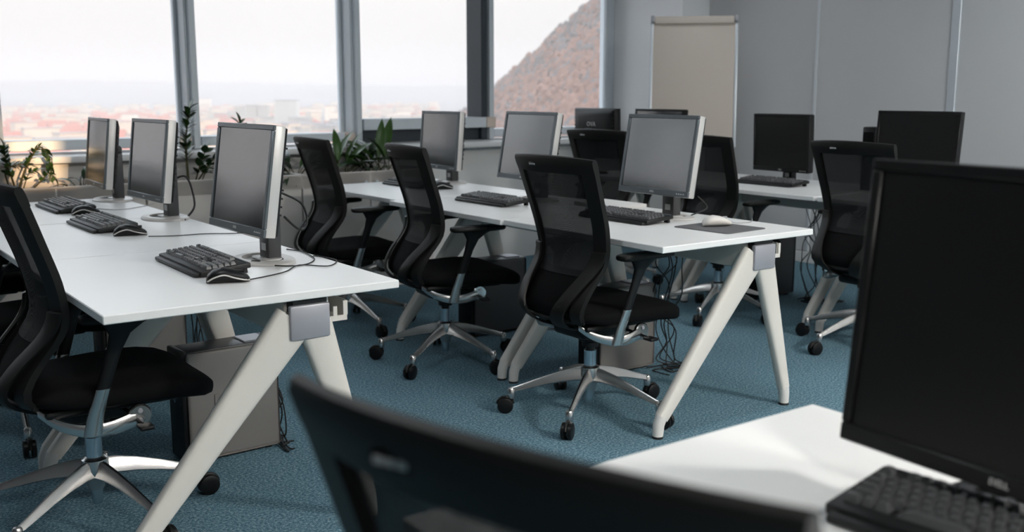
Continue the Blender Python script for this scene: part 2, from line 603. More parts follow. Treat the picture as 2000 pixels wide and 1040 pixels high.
# ------------------------------------------------------------------ town and hills outside
GZ = -60.0
HAZE = 0.00034
struct('ground_outside', MB().box(-6000, 9000, 250, 9500, GZ - 2, GZ), 'ground')
hb = MB()
for (dist, amp, base, seed) in ((5200, 55, 8, 1), (7200, 105, 25, 2)):
    rows = []
    for i in range(90):
        xx = -4200 + i * 110.0
        hgt = base + amp * (0.5 + 0.5 * noise.noise(Vector((xx * 0.0007, seed * 7.7, 0)))) + 18 * noise.noise(Vector((xx * 0.004, seed, 3)))
        # higher at the left end, falling towards the right
        hgt *= 1.25 - 0.55 * min(1, max(0, (xx - 800) / 4200))
        yy = dist - 0.25 * xx
        rows.append([(xx, yy - 1400, GZ - 1), (xx, yy - 600, GZ + (hgt - 0) * .55 + 10), (xx, yy, GZ + 60 + hgt * .75), (xx, yy + 1200, GZ - 1)])
    hb.loft(rows, cap=False, closed=False)
struct('distant_hills', hb, 'hill', smooth=60)


def house(mbw, mbr, x, y, w, d, h, rh, rz, gable=True, z=GZ):
    mt = Matrix.Translation((x, y, z)) @ Matrix.Rotation(rz, 4, 'Z')
    mbw.box(-w / 2, w / 2, -d / 2, d / 2, 0, h, mt)
    if gable:
        e_ = .8
        vv = [(-w / 2 - e_, -d / 2 - e_, h), (w / 2 + e_, -d / 2 - e_, h), (w / 2 + e_, d / 2 + e_, h), (-w / 2 - e_, d / 2 + e_, h), (-w / 2 - e_, 0, h + rh), (w / 2 + e_, 0, h + rh)]
        mbr.add(vv, [(0, 1, 5, 4), (2, 3, 4, 5), (0, 4, 3), (1, 2, 5), (3, 2, 1, 0)], mt)
    else:
        mbr.box(-w / 2 - .5, w / 2 + .5, -d / 2 - .5, d / 2 + .5, h, h + 1.0, mt)


def building(u, vb, vt, wpx, label, group=None, mt='bwhite', dep=14, rz=0.0, gable=False, roof='bgrey'):
    p = at_z(u, vb, GZ)
    depth = (p - _C).dot(_F)
    w = wpx / FPX * depth
    h = (vb - vt) / FPX * depth
    t = empty('apartment_building', (p.x, p.y, GZ), rz - YAW)
    a, b = MB(), MB()
    house(a, b, 0, 0, w, dep, h, 6, 0, gable, z=0)
    a.build('walls', mt, t, 0)
    b.build('roof', roof, t, 0)
    tag(t, label, 'building', group)
    # window bands, one recessed strip for each storey
    n = max(2, min(14, int(h / 3.2)))
    for i in range(n):
        z = (i + .35) * h / n
        MB().box(-w * .46, w * .46, -dep / 2 - .15, -dep / 2 + .1, z, z + h / n * .4).build('window_band', 'bwall', t, 0)
    return t


BLD = [(562, 252, 197, 44, 0), (471, 244, 210, 22, 1), (494, 246, 207, 20, 1), (516, 246, 208, 20, 1)]
BLD += [q + (2,) for q in ((330, 228, 209, 30), (402, 215, 194, 22), (600, 232, 212, 18), (618, 240, 214, 22), (645, 236, 208, 18), (662, 244, 220, 24), (735, 230, 215, 26), (762, 240, 222, 22), (790, 236, 218, 24), (845, 214, 200, 22), (125, 212, 202, 16), (182, 208, 198, 22), (210, 226, 214, 26), (255, 240, 224, 26), (300, 252, 236, 24))]
BLD += [q + (3,) for q in ((60, 262, 249, 70), (130, 274, 262, 60), (95, 244, 235, 60), (25, 292, 272, 40), (225, 276, 262, 40), (290, 286, 270, 44), (12, 236, 228, 30))]
for (u, vb, vt, wp, kd) in BLD:
    if kd == 0:
        building(u, vb, vt, wp, 'tall bright white apartment slab standing alone in the town', dep=18)
    elif kd == 1:
        building(u, vb, vt, wp, 'cream tower block, one of three close together near the tall white slab', 'three cream tower blocks', 'bwall')
    elif kd == 2:
        building(u, vb, vt, wp, 'pale mid-rise apartment block in the hazy town', 'pale mid-rise blocks in the town', random.choice(('bwhite', 'bwall')))
    else:
        building(u, vb, vt, wp, 'long low building with a red gabled roof in the town', 'long red-roofed buildings in the town', 'bwhite', 12, random.uniform(-.1, .1), True, 'broof')

KEEP = [at_z(q[0], q[1], GZ) for q in BLD]
tw, trr, tg = MB(), MB(), MB()
for i in range(6600):
    if i < 2600:
        u = random.uniform(-320, 1000)
        v = 198 + 100 * random.random() ** 1.5
    else:
        u = random.uniform(-3200, 900)
        v = 198 + 230 * random.random() ** 1.3
        if -320 < u and v < 298:
            continue
    p = at_z(u, v, GZ)
    if u > 860 or any(abs(p.x - q.x) < 60 and abs(p.y - q.y) < 60 for q in KEEP):
        continue
    left = u < 330 and v > 228 and random.random() < .7
    if left:
        house(tw, trr, p.x, p.y, random.uniform(12, 26), random.uniform(9, 14), random.uniform(5, 9), random.uniform(4, 7), random.uniform(-.3, .3) + (PI / 2 if random.random() < .2 else 0))
    elif random.random() < .5:
        house(tw, trr, p.x, p.y, random.uniform(12, 26), random.uniform(9, 14), random.uniform(6, 11), 5, random.uniform(-.4, .4))
    else:
        house(tw, tg, p.x, p.y, random.uniform(16, 40), random.uniform(12, 16), random.uniform(8, 22), 1, random.uniform(-.4, .4), False)
T0 = empty('distant_town', (0, 2000, GZ))
tag(T0, 'hazy low houses with red and grey roofs filling the valley outside', 'town', kind='stuff')
for nm, mb, mt in (('house_walls', tw, 'bwall'), ('red_roofs', trr, 'broof'), ('flat_roofs', tg, 'bgrey')):
    for p in mb.v:
        p -= Vector((0, 2000, GZ))
    o = mb.build(nm, mt, T0, 0)
    o['kind'] = 'stuff'


# wooded hillside on the right
ridge = [(880, 232, 1250), (930, 212, 1150), (975, 168, 1040), (1005, 140, 990), (1042, 112, 950), (1082, 70, 910), (1112, 48, 890), (1150, 14, 870), (1180, -12, 850), (1240, -60, 830), (1330, -110, 800), (1480, -160, 780)]
rows = []
for (u, v, d) in ridge:
    p = at_depth(u, v, d)
    q = at_depth(u + 60, 420, d * .5)
    q.z = GZ - 1
    row = []
    for j in range(9):
        t = j / 8
        c = p.lerp(q, t)
        c.z = p.z + (q.z - p.z) * (t ** 0.8)
        row.append(c)
    back = p + _h * 250
    back.z = GZ - 1
    rows.append([back] + row)
struct('forest_hill', MB().loft(rows, cap=False, closed=False), 'forest', smooth=60)
ico = bmesh.new()
bmesh.ops.create_icosphere(ico, subdivisions=1, radius=1.0)
iv = [v.co.copy() for v in ico.verts]
ico.verts.index_update()
iff = [[v.index for v in f.verts] for f in ico.faces]
ico.free()
tb = [MB(), MB()]
for i in range(11000):
    a = random.random() * (len(rows) - 1.001)
    b = 1 + (random.random() ** 1.3) * 7.9
    i0, j0 = int(a), int(b)
    fa, fb = a - i0, b - j0
    p = (rows[i0][j0].lerp(rows[i0 + 1][j0], fa)).lerp(rows[i0][j0 + 1].lerp(rows[i0 + 1][j0 + 1], fa), fb)
    r_ = random.uniform(1.3, 3.2) * (1.25 if random.random() < .15 else 1)
    sc = Matrix.Translation(p + Vector((0, 0, r_ * .8))) @ Matrix.Rotation(random.random() * 6, 4, 'Z') @ Matrix.Diagonal((r_ * random.uniform(.8, 1.1), r_ * random.uniform(.8, 1.1), r_ * random.uniform(1.0, 1.5), 1))
    tb[0 if random.random() < (.80 if b > 2 else .45) else 1].add([Vector(c) * random.uniform(.6, 1.35) for c in iv], iff, sc)
ft = empty('hillside_trees', rows[5][4])
tag(ft, 'red-brown autumn trees covering the steep hillside outside', 'trees', kind='stuff')
for mb, mt, nm in ((tb[0], 'tree1', 'autumn_crowns'), (tb[1], 'tree2', 'bare_crowns')):
    for p in mb.v:
        p -= rows[5][4]
    o = mb.build(nm, mt, ft, 60)
    o['kind'] = 'stuff'

# evening haze lying over the valley
hz = MB().box(-5500, 8800, 14, 9300, GZ + .5, 170).build('valley_haze', 'ground', None, 0)
hm = bpy.data.materials.new('valley_haze')
hm.use_nodes = True
hm.node_tree.nodes.clear()
ho = hm.node_tree.nodes.new('ShaderNodeOutputMaterial')
hv = hm.node_tree.nodes.new('ShaderNodeVolumeScatter')
hv.inputs['Color'].default_value = (1, 1, 1, 1)
hv.inputs['Density'].default_value = HAZE * .62
hv.inputs['Anisotropy'].default_value = 0.0
ha = hm.node_tree.nodes.new('ShaderNodeVolumeAbsorption')
ha.inputs['Color'].default_value = (0.04, 0.03, 0.05, 1)
ha.inputs['Density'].default_value = HAZE * .38
hs_ = hm.node_tree.nodes.new('ShaderNodeAddShader')
hm.node_tree.links.new(hv.outputs[0], hs_.inputs[0])
hm.node_tree.links.new(ha.outputs[0], hs_.inputs[1])
hm.node_tree.links.new(hs_.outputs[0], ho.inputs['Volume'])
hz.data.materials.clear()
hz.data.materials.append(hm)
hz['kind'] = 'structure'

# ------------------------------------------------------------------ planter cabinets and plants
CF, CB, CT = 5.95, 6.40, 0.785
cb0 = empty('planter_cabinet', (0, 0, 0))
body = MB()
body.box(-.478, .478, .02, CB - CF, 0.06, CT - .09)
body.box(-.47, .47, .04, CB - CF, 0.0, .06)
for (a, b, c, d) in ((-.478, .478, 0, .02), (-.478, .478, CB - CF - .02, CB - CF), (-.478, -.458, .02, CB - CF - .02), (.458, .478, .02, CB - CF - .02)):
    body.box(a, b, c, d, CT - .09 if c == 0 else CT - .09, CT)
body.build('body', 'cabinet', cb0, 0)
MB().box(-.458, .458, .02, CB - CF - .02, CT - .09, CT - .035).build('soil', 'soil', cb0, 0)
for sx in (-1, 1):
    d = MB().rbox(min(sx * .003, sx * .475), max(sx * .003, sx * .475), -.0, .02, .07, CT - .004, .003, 1).build('door', 'cabinet', cb0, 30)
    MB().lathe([(.0005, 0), (.008, 0), (.008, .012), (.012, .014), (.012, .022), (.0005, .023)], 12, Matrix.Translation((sx * .04, 0, CT - .07)) @ Matrix.Rotation(PI / 2, 4, 'X')).build('knob', 'alu', d, 30)
cabs = []
for i, x in enumerate((3.18, 2.22, 1.26, .30, -.66)):
    c = cb0 if i == 0 else copy_tree(cb0)
    c.location = (x, CF, 0)
    tag(c, ['pale two-door planter cabinet under the window beside the grey parapet', 'pale two-door planter cabinet behind the near row\'s end, with tall stalk plant'.replace("near row's end, with", 'monitors, holding the'), 'pale two-door planter cabinet holding the drooping plant at the sunlit window', 'pale two-door planter cabinet left of the drooping plant'.replace('left of', 'next to the one with'), 'pale two-door planter cabinet at the far end of the planter row'][i], 'cabinet', 'planter cabinets')

# leaf meshes
def leaf_mesh(L, W, bend, fold, nseg, m, name='leaf'):
    mb = MB()
    g = []
    for i in range(nseg + 1):
        t = i / nseg
        w = W * (math.sin(PI * min(1, t * .96 + .04)) ** .75) * (1 - .25 * t)
        w = max(w, .0008)
        x = L * t
        z = -bend * t * t * L
        g.append([(x, -w, z + fold * w), (x, 0, z), (x, w, z + fold * w)])
    mb.shell(g, (0, 0, -.0006))
    return mb.mesh(name, m, 60)


LM = {'broad': leaf_mesh(.26, .034, .35, .35, 7, 'leafg'), 'broadd': leaf_mesh(.22, .038, .75, .3, 7, 'leafd'), 'zz': leaf_mesh(.064, .025, .25, .2, 4, 'leafd'), 'zzg': leaf_mesh(.064, .026, .25, .2, 4, 'leafg')}


def add_leaf(parent, key, pos, dirv, roll=0.0, sc=1.0):
    o = bpy.data.objects.new('leaf', LM[key])
    COL.objects.link(o)
    o.parent = parent
    d = Vector(dirv).normalized()
    q = d.to_track_quat('X', 'Z')
    o.rotation_mode = 'QUATERNION'
    o.rotation_quaternion = q @ Matrix.Rotation(roll, 3, 'X').to_quaternion()
    o.location = pos
    o.scale = (sc, sc, sc)
    return o


def zz_plant(label, base, stems, key='zz', lsc=1.0):
    t = empty('stalk_plant', base)
    tag(t, label, 'plant')
    for ctrl, r0, dens in stems:
        pts = curve_pts(ctrl, 8)
        MB().tube(pts, [r0 * (1 - .6 * i / len(pts)) for i in range(len(pts))], 6).build('stalk', 'stem', t)
        n = len(pts)
        side = 1
        for i in range(int(n * .3), n, dens):
            tan = (pts[min(i + 1, n - 1)] - pts[i - 1]).normalized()
            for sd in (-1, 1):
                sv = tan.cross(Vector((.3, -1, .2))).normalized() * sd + Vector((random.uniform(-.3, .3), random.uniform(-.6, .3), 0))
                add_leaf(t, key if random.random() < .7 else 'zzg', pts[i], sv * .6 + tan * .85, random.uniform(-.6, .6), random.uniform(.8, 1.15) * lsc)
        add_leaf(t, 'zzg', pts[-1], pts[-1] - pts[-2], 0, 1.1)
    return t


def broad_plant(label, base, leaves):
    t = empty('leafy_plant', base)
    tag(t, label, 'plant')
    more = [(az + random.uniform(-50, 50), min(80, el + random.uniform(-12, 22)), sc * random.uniform(.7, .95), key, x + random.uniform(-.05, .05), y + random.uniform(-.05, .05)) for (az, el, sc, key, x, y) in leaves]
    for (az, el, sc, key, x, y) in leaves + more:
        st = Vector((x, y, 0))
        d = Vector((math.cos(R(az)) * math.cos(R(el)), math.sin(R(az)) * math.cos(R(el)), math.sin(R(el))))
        L = .10 * sc
        MB().tube([st, st + d * L + Vector((0, 0, .01))], .003, 5).build('stalk', 'stem', t)
        add_leaf(t, key, st + d * L + Vector((0, 0, .008)), d, random.uniform(-.5, .5), sc)
    return t


SZ = CT - .035
PYC = 6.18


def pl(u, v, y=PYC):
    return at_y(u, v, y)


# tall upright stalk plant
b = Vector((pl(368, 352).x, PYC, SZ))
tip = pl(369, 205)
zz_plant('tall upright stalk plant with small dark leaves by the window mullion', b,
         [([(0, 0, 0), (-.005, 0, .15), (.0, 0, .28), (tip.x - b.x, 0, tip.z - SZ - .03)], .009, 1),
          ([(.03, -.03, 0), (.06, -.04, .10), (.10, -.05, .20)], .006, 3),
          ([(.05, .0, 0), (.12, -.02, .10), (.20, -.04, .20)], .006, 3),
          ([(.08, .0, 0), (.14, .03, .08), (.26, .03, .11)], .005, 3)])
# drooping plant in the sun patch
b = Vector((pl(40, 370).x, PYC, SZ))
def rel(u, v, dy=0):
    q = pl(u, v, PYC + dy)
    return tuple(q - b)
zz_plant('arching stalk plant with drooping leafy tips in the orange sun patch', b,
         [([rel(36, 372), rel(50, 330), rel(75, 288), rel(94, 305), rel(98, 327)], .007, 1),
          ([rel(30, 370), rel(22, 345), rel(12, 318), rel(8, 292)], .007, 1),
          ([rel(62, 372), rel(82, 352), rel(95, 338), rel(101, 342)], .005, 4),
          ([rel(45, 372), rel(55, 342), rel(66, 335)], .004, 5),
          ([rel(20, 372), rel(10, 335), rel(30, 322), rel(50, 322)], .005, 3)], lsc=.62)
b = Vector((pl(148, 362).x, PYC - .08, SZ))
broad_plant('small grey-green sprout beside the smallest monitor', b, [(150, 40, .5, 'broadd', 0, 0), (60, 65, .55, 'broadd', .02, 0), (20, 45, .5, 'broadd', .03, 0), (200, 30, .4, 'broadd', -.04, 0)])
b = Vector((pl(478, 340).x, PYC + .05, SZ))
zz_plant('single thin stalk plant behind the biggest silver monitor', b, [([(0, 0, 0), (.005, 0, .2), (.0, 0, pl(478, 240).z - SZ)], .006, 2)])
b = Vector((pl(565, 340).x, PYC - .06, SZ))
broad_plant('bushy dark-leaved plant beside the high chair back', b, [(200, 35, .8, 'broadd', 0, 0), (160, 50, .8, 'leafx' if 0 else 'broadd', 0, 0), (30, 50, .8, 'broad', .02, 0), (240, 20, .7, 'broadd', -.03, 0), (300, 40, .8, 'broadd', .03, 0), (90, 60, .8, 'broadd', 0, .03), (330, 25, .8, 'broad', .05, 0)])
b = Vector((pl(665, 335).x, PYC - .02, SZ))
broad_plant('lance-leaved green plant between the two chair backs', b, [(40, 62, 1.0, 'broad', -.04, 0), (20, 45, 1.0, 'broad', .0, 0), (70, 70, .95, 'broad', -.02, 0), (340, 35, .9, 'broadd', .02, 0), (160, 40, .8, 'broadd', -.05, 0), (10, 25, 1.0, 'broad', .05, 0), (200, 55, .7, 'broadd', -.06, 0)])
b = Vector((pl(715, 333).x, PYC, SZ))
broad_plant('low tangled dark plant with glossy bluish leaves', b, [(150, 45, .9, 'broadd', .02, 0), (30, 40, .9, 'broadd', .0, 0), (200, 35, .8, 'broadd', .02, 0), (340, 50, .8, 'broadd', .04, 0), (270, 30, .7, 'broadd', 0, 0), (100, 60, .9, 'broadd', 0, 0), (10, 15, .8, 'broadd', .06, 0)])
b = Vector((pl(752, 330).x, PYC + .02, SZ))
broad_plant('upright green plant with one leaf above the chair back', b, [(40, 72, 1.15, 'broad', .0, 0), (150, 50, 1.0, 'broad', 0, 0), (180, 35, .9, 'broad', -.03, 0), (20, 45, .9, 'broadd', .03, 0), (110, 70, .9, 'broadd', -.02, 0)])

# ------------------------------------------------------------------ desks
DW, DL, DH, DT = 0.857, 1.0, 0.74, 0.024


def leg_loft(xt, zt, wt, xb, zb, wb_, th_t, th_b):
    """tapered rounded leg from (xt,zt) to (xb,zb) in the plane y=0"""
    a, b_ = Vector((xt, 0, zt)), Vector((xb, 0, zb))
    t = (b_ - a).normalized()
    n = Vector((t.z, 0, -t.x))
    rings = []
    for i in range(7):
        f = i / 6
        c = a.lerp(b_, f)
        w, th = wt + (wb_ - wt) * f, th_t + (th_b - th_t) * f
        ring = []
        for k_ in range(16):
            an = 2 * PI * k_ / 16
            cx, sx = math.cos(an), math.sin(an)
            ring.append(c + n * (w / 2 * math.copysign(abs(cx) ** .55, cx)) + Vector((0, 1, 0)) * (th / 2 * math.copysign(abs(sx) ** .55, sx)))
        rings.append(ring)
    return MB().loft(rings)


def make_desk():
    t = empty('desk')
    MB().rbox(0, DW, .002, DL - .002, DH - DT, DH, .0025, 1).build('desktop', 'desk', t, 30)
    MB().rbox(.505, .575, .05, DL - .05, .60, .702, .01, 2).build('support_beam', 'leg', t, 35)
    for yy, sg in ((.035, -1), (DL - .035, 1)):
        for (xt, zt, xb, wt) in ((.528, .655, .045, .125), (.590, .64, .752, .105)):
            l = leg_loft(xt, zt, wt, xb, .075, .050 if xb < .4 else .046, .046, .042).build('leg', 'leg', t, 50)
            l.location = (0, yy, 0)
            dx = -.012 if xb < .4 else .006
            f = MB().tube([(xb - dx * .2, 0, .085), (xb + dx, 0, .05), (xb + dx * 1.3, 0, .0075)], [.0235, .0225, .0205], 14).build('foot', 'foot', l, 40)
            MB().cyl((xb + dx * 1.3, 0, 0), (xb + dx * 1.3, 0, .009), .0215, 14).build('glide', 'rubber', l, 40)
        y0, y1 = (yy - .033, yy - .012) if sg < 0 else (yy + .012, yy + .033)
        MB().rbox(.505, .628, y0, y1, .600, .700, .006, 2).build('end_cap', 'cap', t, 35)
        MB().rbox(.515, .625, yy - .02, yy + .02, .675, .715, .004, 1).build('mount_block', 'black', t, 35)
    tr = MB()
    tr.box(.640, .705, .06, DL - .06, .632, .636)
    tr.box(.702, .706, .06, DL - .06, .632, .690)
    tr.box(.636, .640, .06, DL - .06, .632, .716)
    tr.build('cable_tray', 'leg', t, 0)
    br = MB()
    for z in (DH - DT - .03,):
        br.box(.630, .700, .040, .046, .632, .648)
        br.box(.688, .702, .040, .046, .648, .690)
        br.box(.656, .668, .040, .046, .648, .676)
        br.box(.630, .640, .040, .046, .648, .716)
    br.build('tray_bracket', 'leg', t, 0)
    return t


desk0 = make_desk()
DESKS = [
    (.648, 2.646, 'white desk on A-shaped legs with the grey-brown tower under its near end'.replace('near ', '')),
    (.648, 3.652, 'white desk in the middle of the run of three with black mice'),
    (.648, 4.658, 'white desk with the smallest-looking silver monitor, next to the sunlit planter'.replace('smallest-looking ', '')),
    (2.606, 2.652, 'white desk on A-shaped legs carrying the white mouse and grey mat'),
    (2.592, 3.652, 'white desk joined to the white-mouse desk, in the middle of its run'),
    (2.640, 4.658, 'white desk next to the planters, at the end of the white-mouse desk run'),
    (4.53, 2.46, 'white desk with the black widescreen monitor beside the panelled wall'),
    (4.53, 3.48, 'white desk with the small black monitor beside the panelled wall'),
    (4.53, 4.50, 'white desk beside the flipchart with two black monitors'),
    (.637, .130, 'white desk with the big black monitor beside the foreground chair'),
]
for i, (x, y, lb) in enumerate(DESKS):
    d = desk0 if i == 0 else copy_tree(desk0)
    d.location = (x, y, 0)
    tag(d, lb, 'desk', 'white A-leg desks')

# ------------------------------------------------------------------ office chair
XP = [(.37, -.12), (.42, -.21), (.47, -.242), (.54, -.212), (.65, -.136), (.76, -.140), (.90, -.182), (1.06, -.235)]
HW = [(.37, .13), (.43, .178), (.50, .195), (.66, .205), (.80, .222), (1.06, .240)]


def bp(s, z, off=0.0):
    return Vector((interp(XP, z) + .045 * s * s + off, -s * interp(HW, z), z))


def make_chair():
    t = empty('office_chair')
    # star base
    MB().lathe([(.001, .100), (.024, .100), (.028, .120), (.036, .135), (.042, .165), (.038, .195), (.027, .203), (.001, .203)], 24).build('base_hub', 'chrome', t, 40)
    MB().lathe([(.001, .052), (.014, .052), (.017, .075), (.017, .11), (.001, .11)], 16).build('column_pin', 'steel', t, 40)
    rings = []
    for (r_, zc, w, h) in ((.015, .166, .050, .058), (.06, .164, .040, .052), (.12, .153, .032, .044), (.19, .135, .027, .035), (.26, .113, .023, .027), (.300, .101, .021, .022), (.322, .096, .018, .018)):
        ring = []
        for (a, b_) in ((-.5, -.35), (-.28, .30), (-.12, .5), (.12, .5), (.28, .30), (.5, -.35), (.25, -.5), (-.25, -.5)):
            ring.append((r_, a * w, zc + b_ * h))
        rings.append(ring)
    arm_me = MB().loft(rings)
    arm_me.lathe([(.001, .062), (.0145, .062), (.0155, .072), (.0145, .100), (.010, .106), (.001, .107)], 14, Matrix.Translation((.320, 0, 0)))
    arm_mesh = arm_me.mesh('base_arm', 'chrome', 38)
    cs = MB()
    for sy in (-1, 1):
        cs.lathe([(.001, -.009), (.026, -.009), (.0325, -.006), (.0325, .006), (.026, .009), (.012, .0095), (.001, .0095)], 20,
                 Matrix.Translation((.345, sy * .0135, .0325)) @ Matrix.Rotation(PI / 2, 4, 'X'))
    cs.tube([(.345 + .034 * math.cos(a), 0, .0325 + .034 * math.sin(a)) for a in [R(x) for x in range(10, 171, 20)]], .006, 8)
    cs.cyl((.318, 0, .04), (.318, 0, .075), .0075, 10)
    cs.box(.318, .345, -.004, .004, .03, .062)
    caster_mesh = cs.mesh('caster', 'black', 40)
    for k_ in range(5):
        a = bpy.data.objects.new('base_arm', arm_mesh)
        COL.objects.link(a)
        a.parent = t
        a.rotation_euler = (0, 0, R(143.8 + 72 * k_))
        c = bpy.data.objects.new('caster', caster_mesh)
        COL.objects.link(c)
        c.parent = a
    MB().lathe([(.001, .19), (.025, .19), (.025, .262), (.0255, .266), (.001, .266)], 24).build('gas_column', 'steel', t, 40)
    MB().lathe([(.001, .262), (.019, .262), (.019, .28), (.034, .282), (.034, .30), (.05, .31), (.05, .345), (.001, .345)], 20).build('column_sleeve', 'black', t, 40)
    MB().rbox(-.12, .13, -.10, .10, .335, .395, .02, 3).build('mechanism', 'black', t, 40)
    lv = MB().tube([(.07, -.10, .365), (.075, -.20, .362), (.082, -.245, .352)], .006, 8)
    lv.rbox(.065, .105, -.285, -.235, .343, .356, .005, 2)
    lv.build('height_lever', 'black', t, 40)
    # seat
    rings = []
    tab_w = [(-.20, .15), (-.17, .205), (-.05, .232), (.1, .242), (.22, .236), (.29, .212), (.32, .17), (.338, .10)]
    tab_t = [(-.20, .462), (-.14, .480), (0, .484), (.14, .489), (.24, .480), (.29, .460), (.32, .438), (.338, .415)]
    tab_b = [(-.20, .428), (-.1, .408), (.05, .402), (.2, .392), (.29, .380), (.32, .384), (.338, .400)]
    for x in (-.20, -.185, -.15, -.10, -.03, .05, .13, .20, .25, .285, .31, .325, .333, .338):
        w, zt, zb = interp(tab_w, x), interp(tab_t, x), interp(tab_b, x)
        ring = []
        for k_ in range(28):
            an = 2 * PI * k_ / 28
            cx, sx = math.cos(an), math.sin(an)
            yy = w * math.copysign(abs(cx) ** .5, cx)
            dip = .010 * (1 - (yy / .25) ** 2)
            zz = (zt + zb) / 2 + (zt - zb) / 2 * math.copysign(abs(sx) ** .6, sx)
            if sx > 0:
                zz -= dip * sx
            ring.append((x, yy, zz))
        rings.append(ring)
    MB().loft(rings).build('seat', 'fabric', t, 60)
    MB().rbox(-.16, .22, -.17, .17, .385, .412, .012, 2).build('seat_pan', 'black', t, 40)
    # back frame: two side members, a top bar, a bottom rim, joined as one moulding
    fr = MB()
    for sd in (-1, 1):
        g = []
        zs = [.43 + (1.03 - .43) * i / 22 for i in range(23)]
        for z in zs:
            f = min(1, max(0, (z - .43) / .15))
            s_in = .80 - .04 * f
            g.append([bp(sd * (s_in + (1.0 - s_in) * j / 3), z) for j in range(4)])
        fr.shell(g, (-.021, 0, 0))
    g = []
    for i in range(17):
        s_ = -1 + 2 * i / 16
        zt = 1.053 + .010 * (1 - s_ * s_)
        c = bp(s_, 1.03)
        ring = []
        for (dx, z) in ((.002, 1.000), (.003, 1.03), (.001, zt - .005), (-.006, zt), (-.017, zt - .003), (-.023, zt - .014), (-.023, 1.02), (-.021, .995)):
            ring.append(bp(s_, z) + Vector((dx, 0, 0)))
        g.append(ring)
    fr.loft(g)
    fr.tube([bp(-1 + 2 * i / 20, .432, -.006) for i in range(21)], .010, 8)
    fr.build('back_frame', 'blackframe', t, 40)
    g = [[bp(-.79 + 1.58 * j / 12, z) + Vector((-.008, 0, 0)) for j in range(13)] for z in [.60 + (1.005 - .60) * i / 14 for i in range(15)]]
    MB().shell(g, (-.0015, 0, 0)).build('back_mesh', 'mesh', t, 60)
    g = [[bp(-.86 + 1.72 * j / 12, z) + Vector((-.004, 0, 0)) for j in range(13)] for z in [.43 + (.62 - .43) * i / 10 for i in range(11)]]
    MB().shell(g, (.012, 0, 0)).build('lumbar_panel', 'fabric', t, 60)
    sp = MB()
    for sd in (-1, 1):
        g = []
        for i in range(17):
            f = i / 16
            z = .70 - .30 * f
            sc = .90 - .46 * (f ** 1.5)
            hwid = .13 + .04 * f
            xo = -.022 - .012 * math.sin(PI * f)
            g.append([bp(sd * (sc - hwid), z, xo), bp(sd * sc, z, xo - .004), bp(sd * (sc + hwid * (1 - f * .2)) if sd * (sc + hwid) < 9 else 0, z, xo)])
        # run under the seat to the mechanism
        e0 = g[-1]
        g.append([p + Vector((.06, -sd * -.01 * 0, -.02)) for p in e0])
        g.append([Vector((-.05, p.y * .8, .372)) for p in e0])
        sp.shell(g, (-.010, 0, -.003))
    sp.build('back_carrier', 'blackframe', t, 50)
    # badge on the top bar
    bd = MB()
    c = bp(-.30, 1.024)
    bd.rbox(-.027, -.022, -.026, .026, -.008, .008, .003, 2, Matrix.Translation(c + Vector((.001, 0, 0))) @ Matrix.Rotation(R(7), 4, 'Z'))
    bdg = bd.build('badge', 'black', t, 40)
    mk = MB()
    for j, (yy, w) in enumerate(((.014, .006), (.003, .004), (-.008, .005))):
        mk.rbox(-.0285, -.0268, yy - w, yy + w, -.0035, .0035, .001, 1, Matrix.Translation(c + Vector((.001, 0, 0))) @ Matrix.Rotation(R(7), 4, 'Z'))
    mk.build('badge_mark', 'textlight', bdg, 40)
    # arms
    for sd in (-1, 1):
        def Y(v):
            return sd * v
        ctrl = curve_pts([(-.17, Y(.13), .405), (-.13, Y(.17), .372), (-.07, Y(.205), .352), (.0, Y(.215), .350), (.07, Y(.205), .362)], 5)
        rings = []
        for i, p in enumerate(ctrl):
            f = i / (len(ctrl) - 1)
            w, h = .007 + .004 * f, .013 + .010 * f
            tn = (ctrl[min(i + 1, len(ctrl) - 1)] - ctrl[max(i - 1, 0)]).normalized()
            n = Vector((-tn.y, tn.x, 0)).normalized()
            rings.append([p + n * (w * a) + Vector((0, 0, h * b_)) for (a, b_) in ((-1, -.6), (-1, .6), (-.5, 1), (.5, 1), (1, .6), (1, -.6), (.5, -1), (-.5, -1))])
        bk = MB().loft(rings)
        bk.lathe([(.001, -.010), (.030, -.010), (.034, -.006), (.034, .006), (.030, .010), (.001, .010)], 24, Matrix.Translation((.085, Y(.205), .370)) @ Matrix.Rotation(PI / 2, 4, 'X'))
        bko = bk.build('arm_bracket', 'chrome', t, 40)
        for dz in (-.014, .016):
            MB().lathe([(.001, -.003), (.007, -.003), (.007, .003), (.001, .003)], 12, Matrix.Translation((.085, Y(.216), .370 + dz)) @ Matrix.Rotation(PI / 2, 4, 'X')).build('screw', 'cap', bko, 40)

        def oval(c, rx, ry, n=16):
            return [Vector(c) + Vector((rx * math.cos(2 * PI * k_ / n), ry * math.sin(2 * PI * k_ / n), 0)) for k_ in range(n)]
        MB().loft([oval((-.050, Y(.218), .338), .026, .014), oval((-.040, Y(.226), .40), .023, .013), oval((-.018, Y(.238), .475), .021, .013)]).build('arm_post', 'chrome', t, 50)
        MB().loft([oval((-.020, Y(.237), .470), .020, .012), oval((.015, Y(.246), .58), .021, .013), oval((.033, Y(.25), .63), .030, .016), oval((.046, Y(.25), .655), .055, .022), oval((.055, Y(.25), .668), .075, .028)]).build('arm_sleeve', 'black', t, 50)
        pr = []
        for (x, w, h) in ((-.118, .018, .008), (-.112, .030, .012), (-.09, .036, .014), (0, .040, .0145), (.09, .040, .014), (.135, .034, .012), (.148, .020, .008)):
            pr.append([(x + .045, Y(.25) + w * math.copysign(abs(math.cos(2 * PI * k_ / 16)) ** .6, math.cos(2 * PI * k_ / 16)), .680 + h * math.copysign(abs(math.sin(2 * PI * k_ / 16)) ** .7, math.sin(2 * PI * k_ / 16))) for k_ in range(16)])
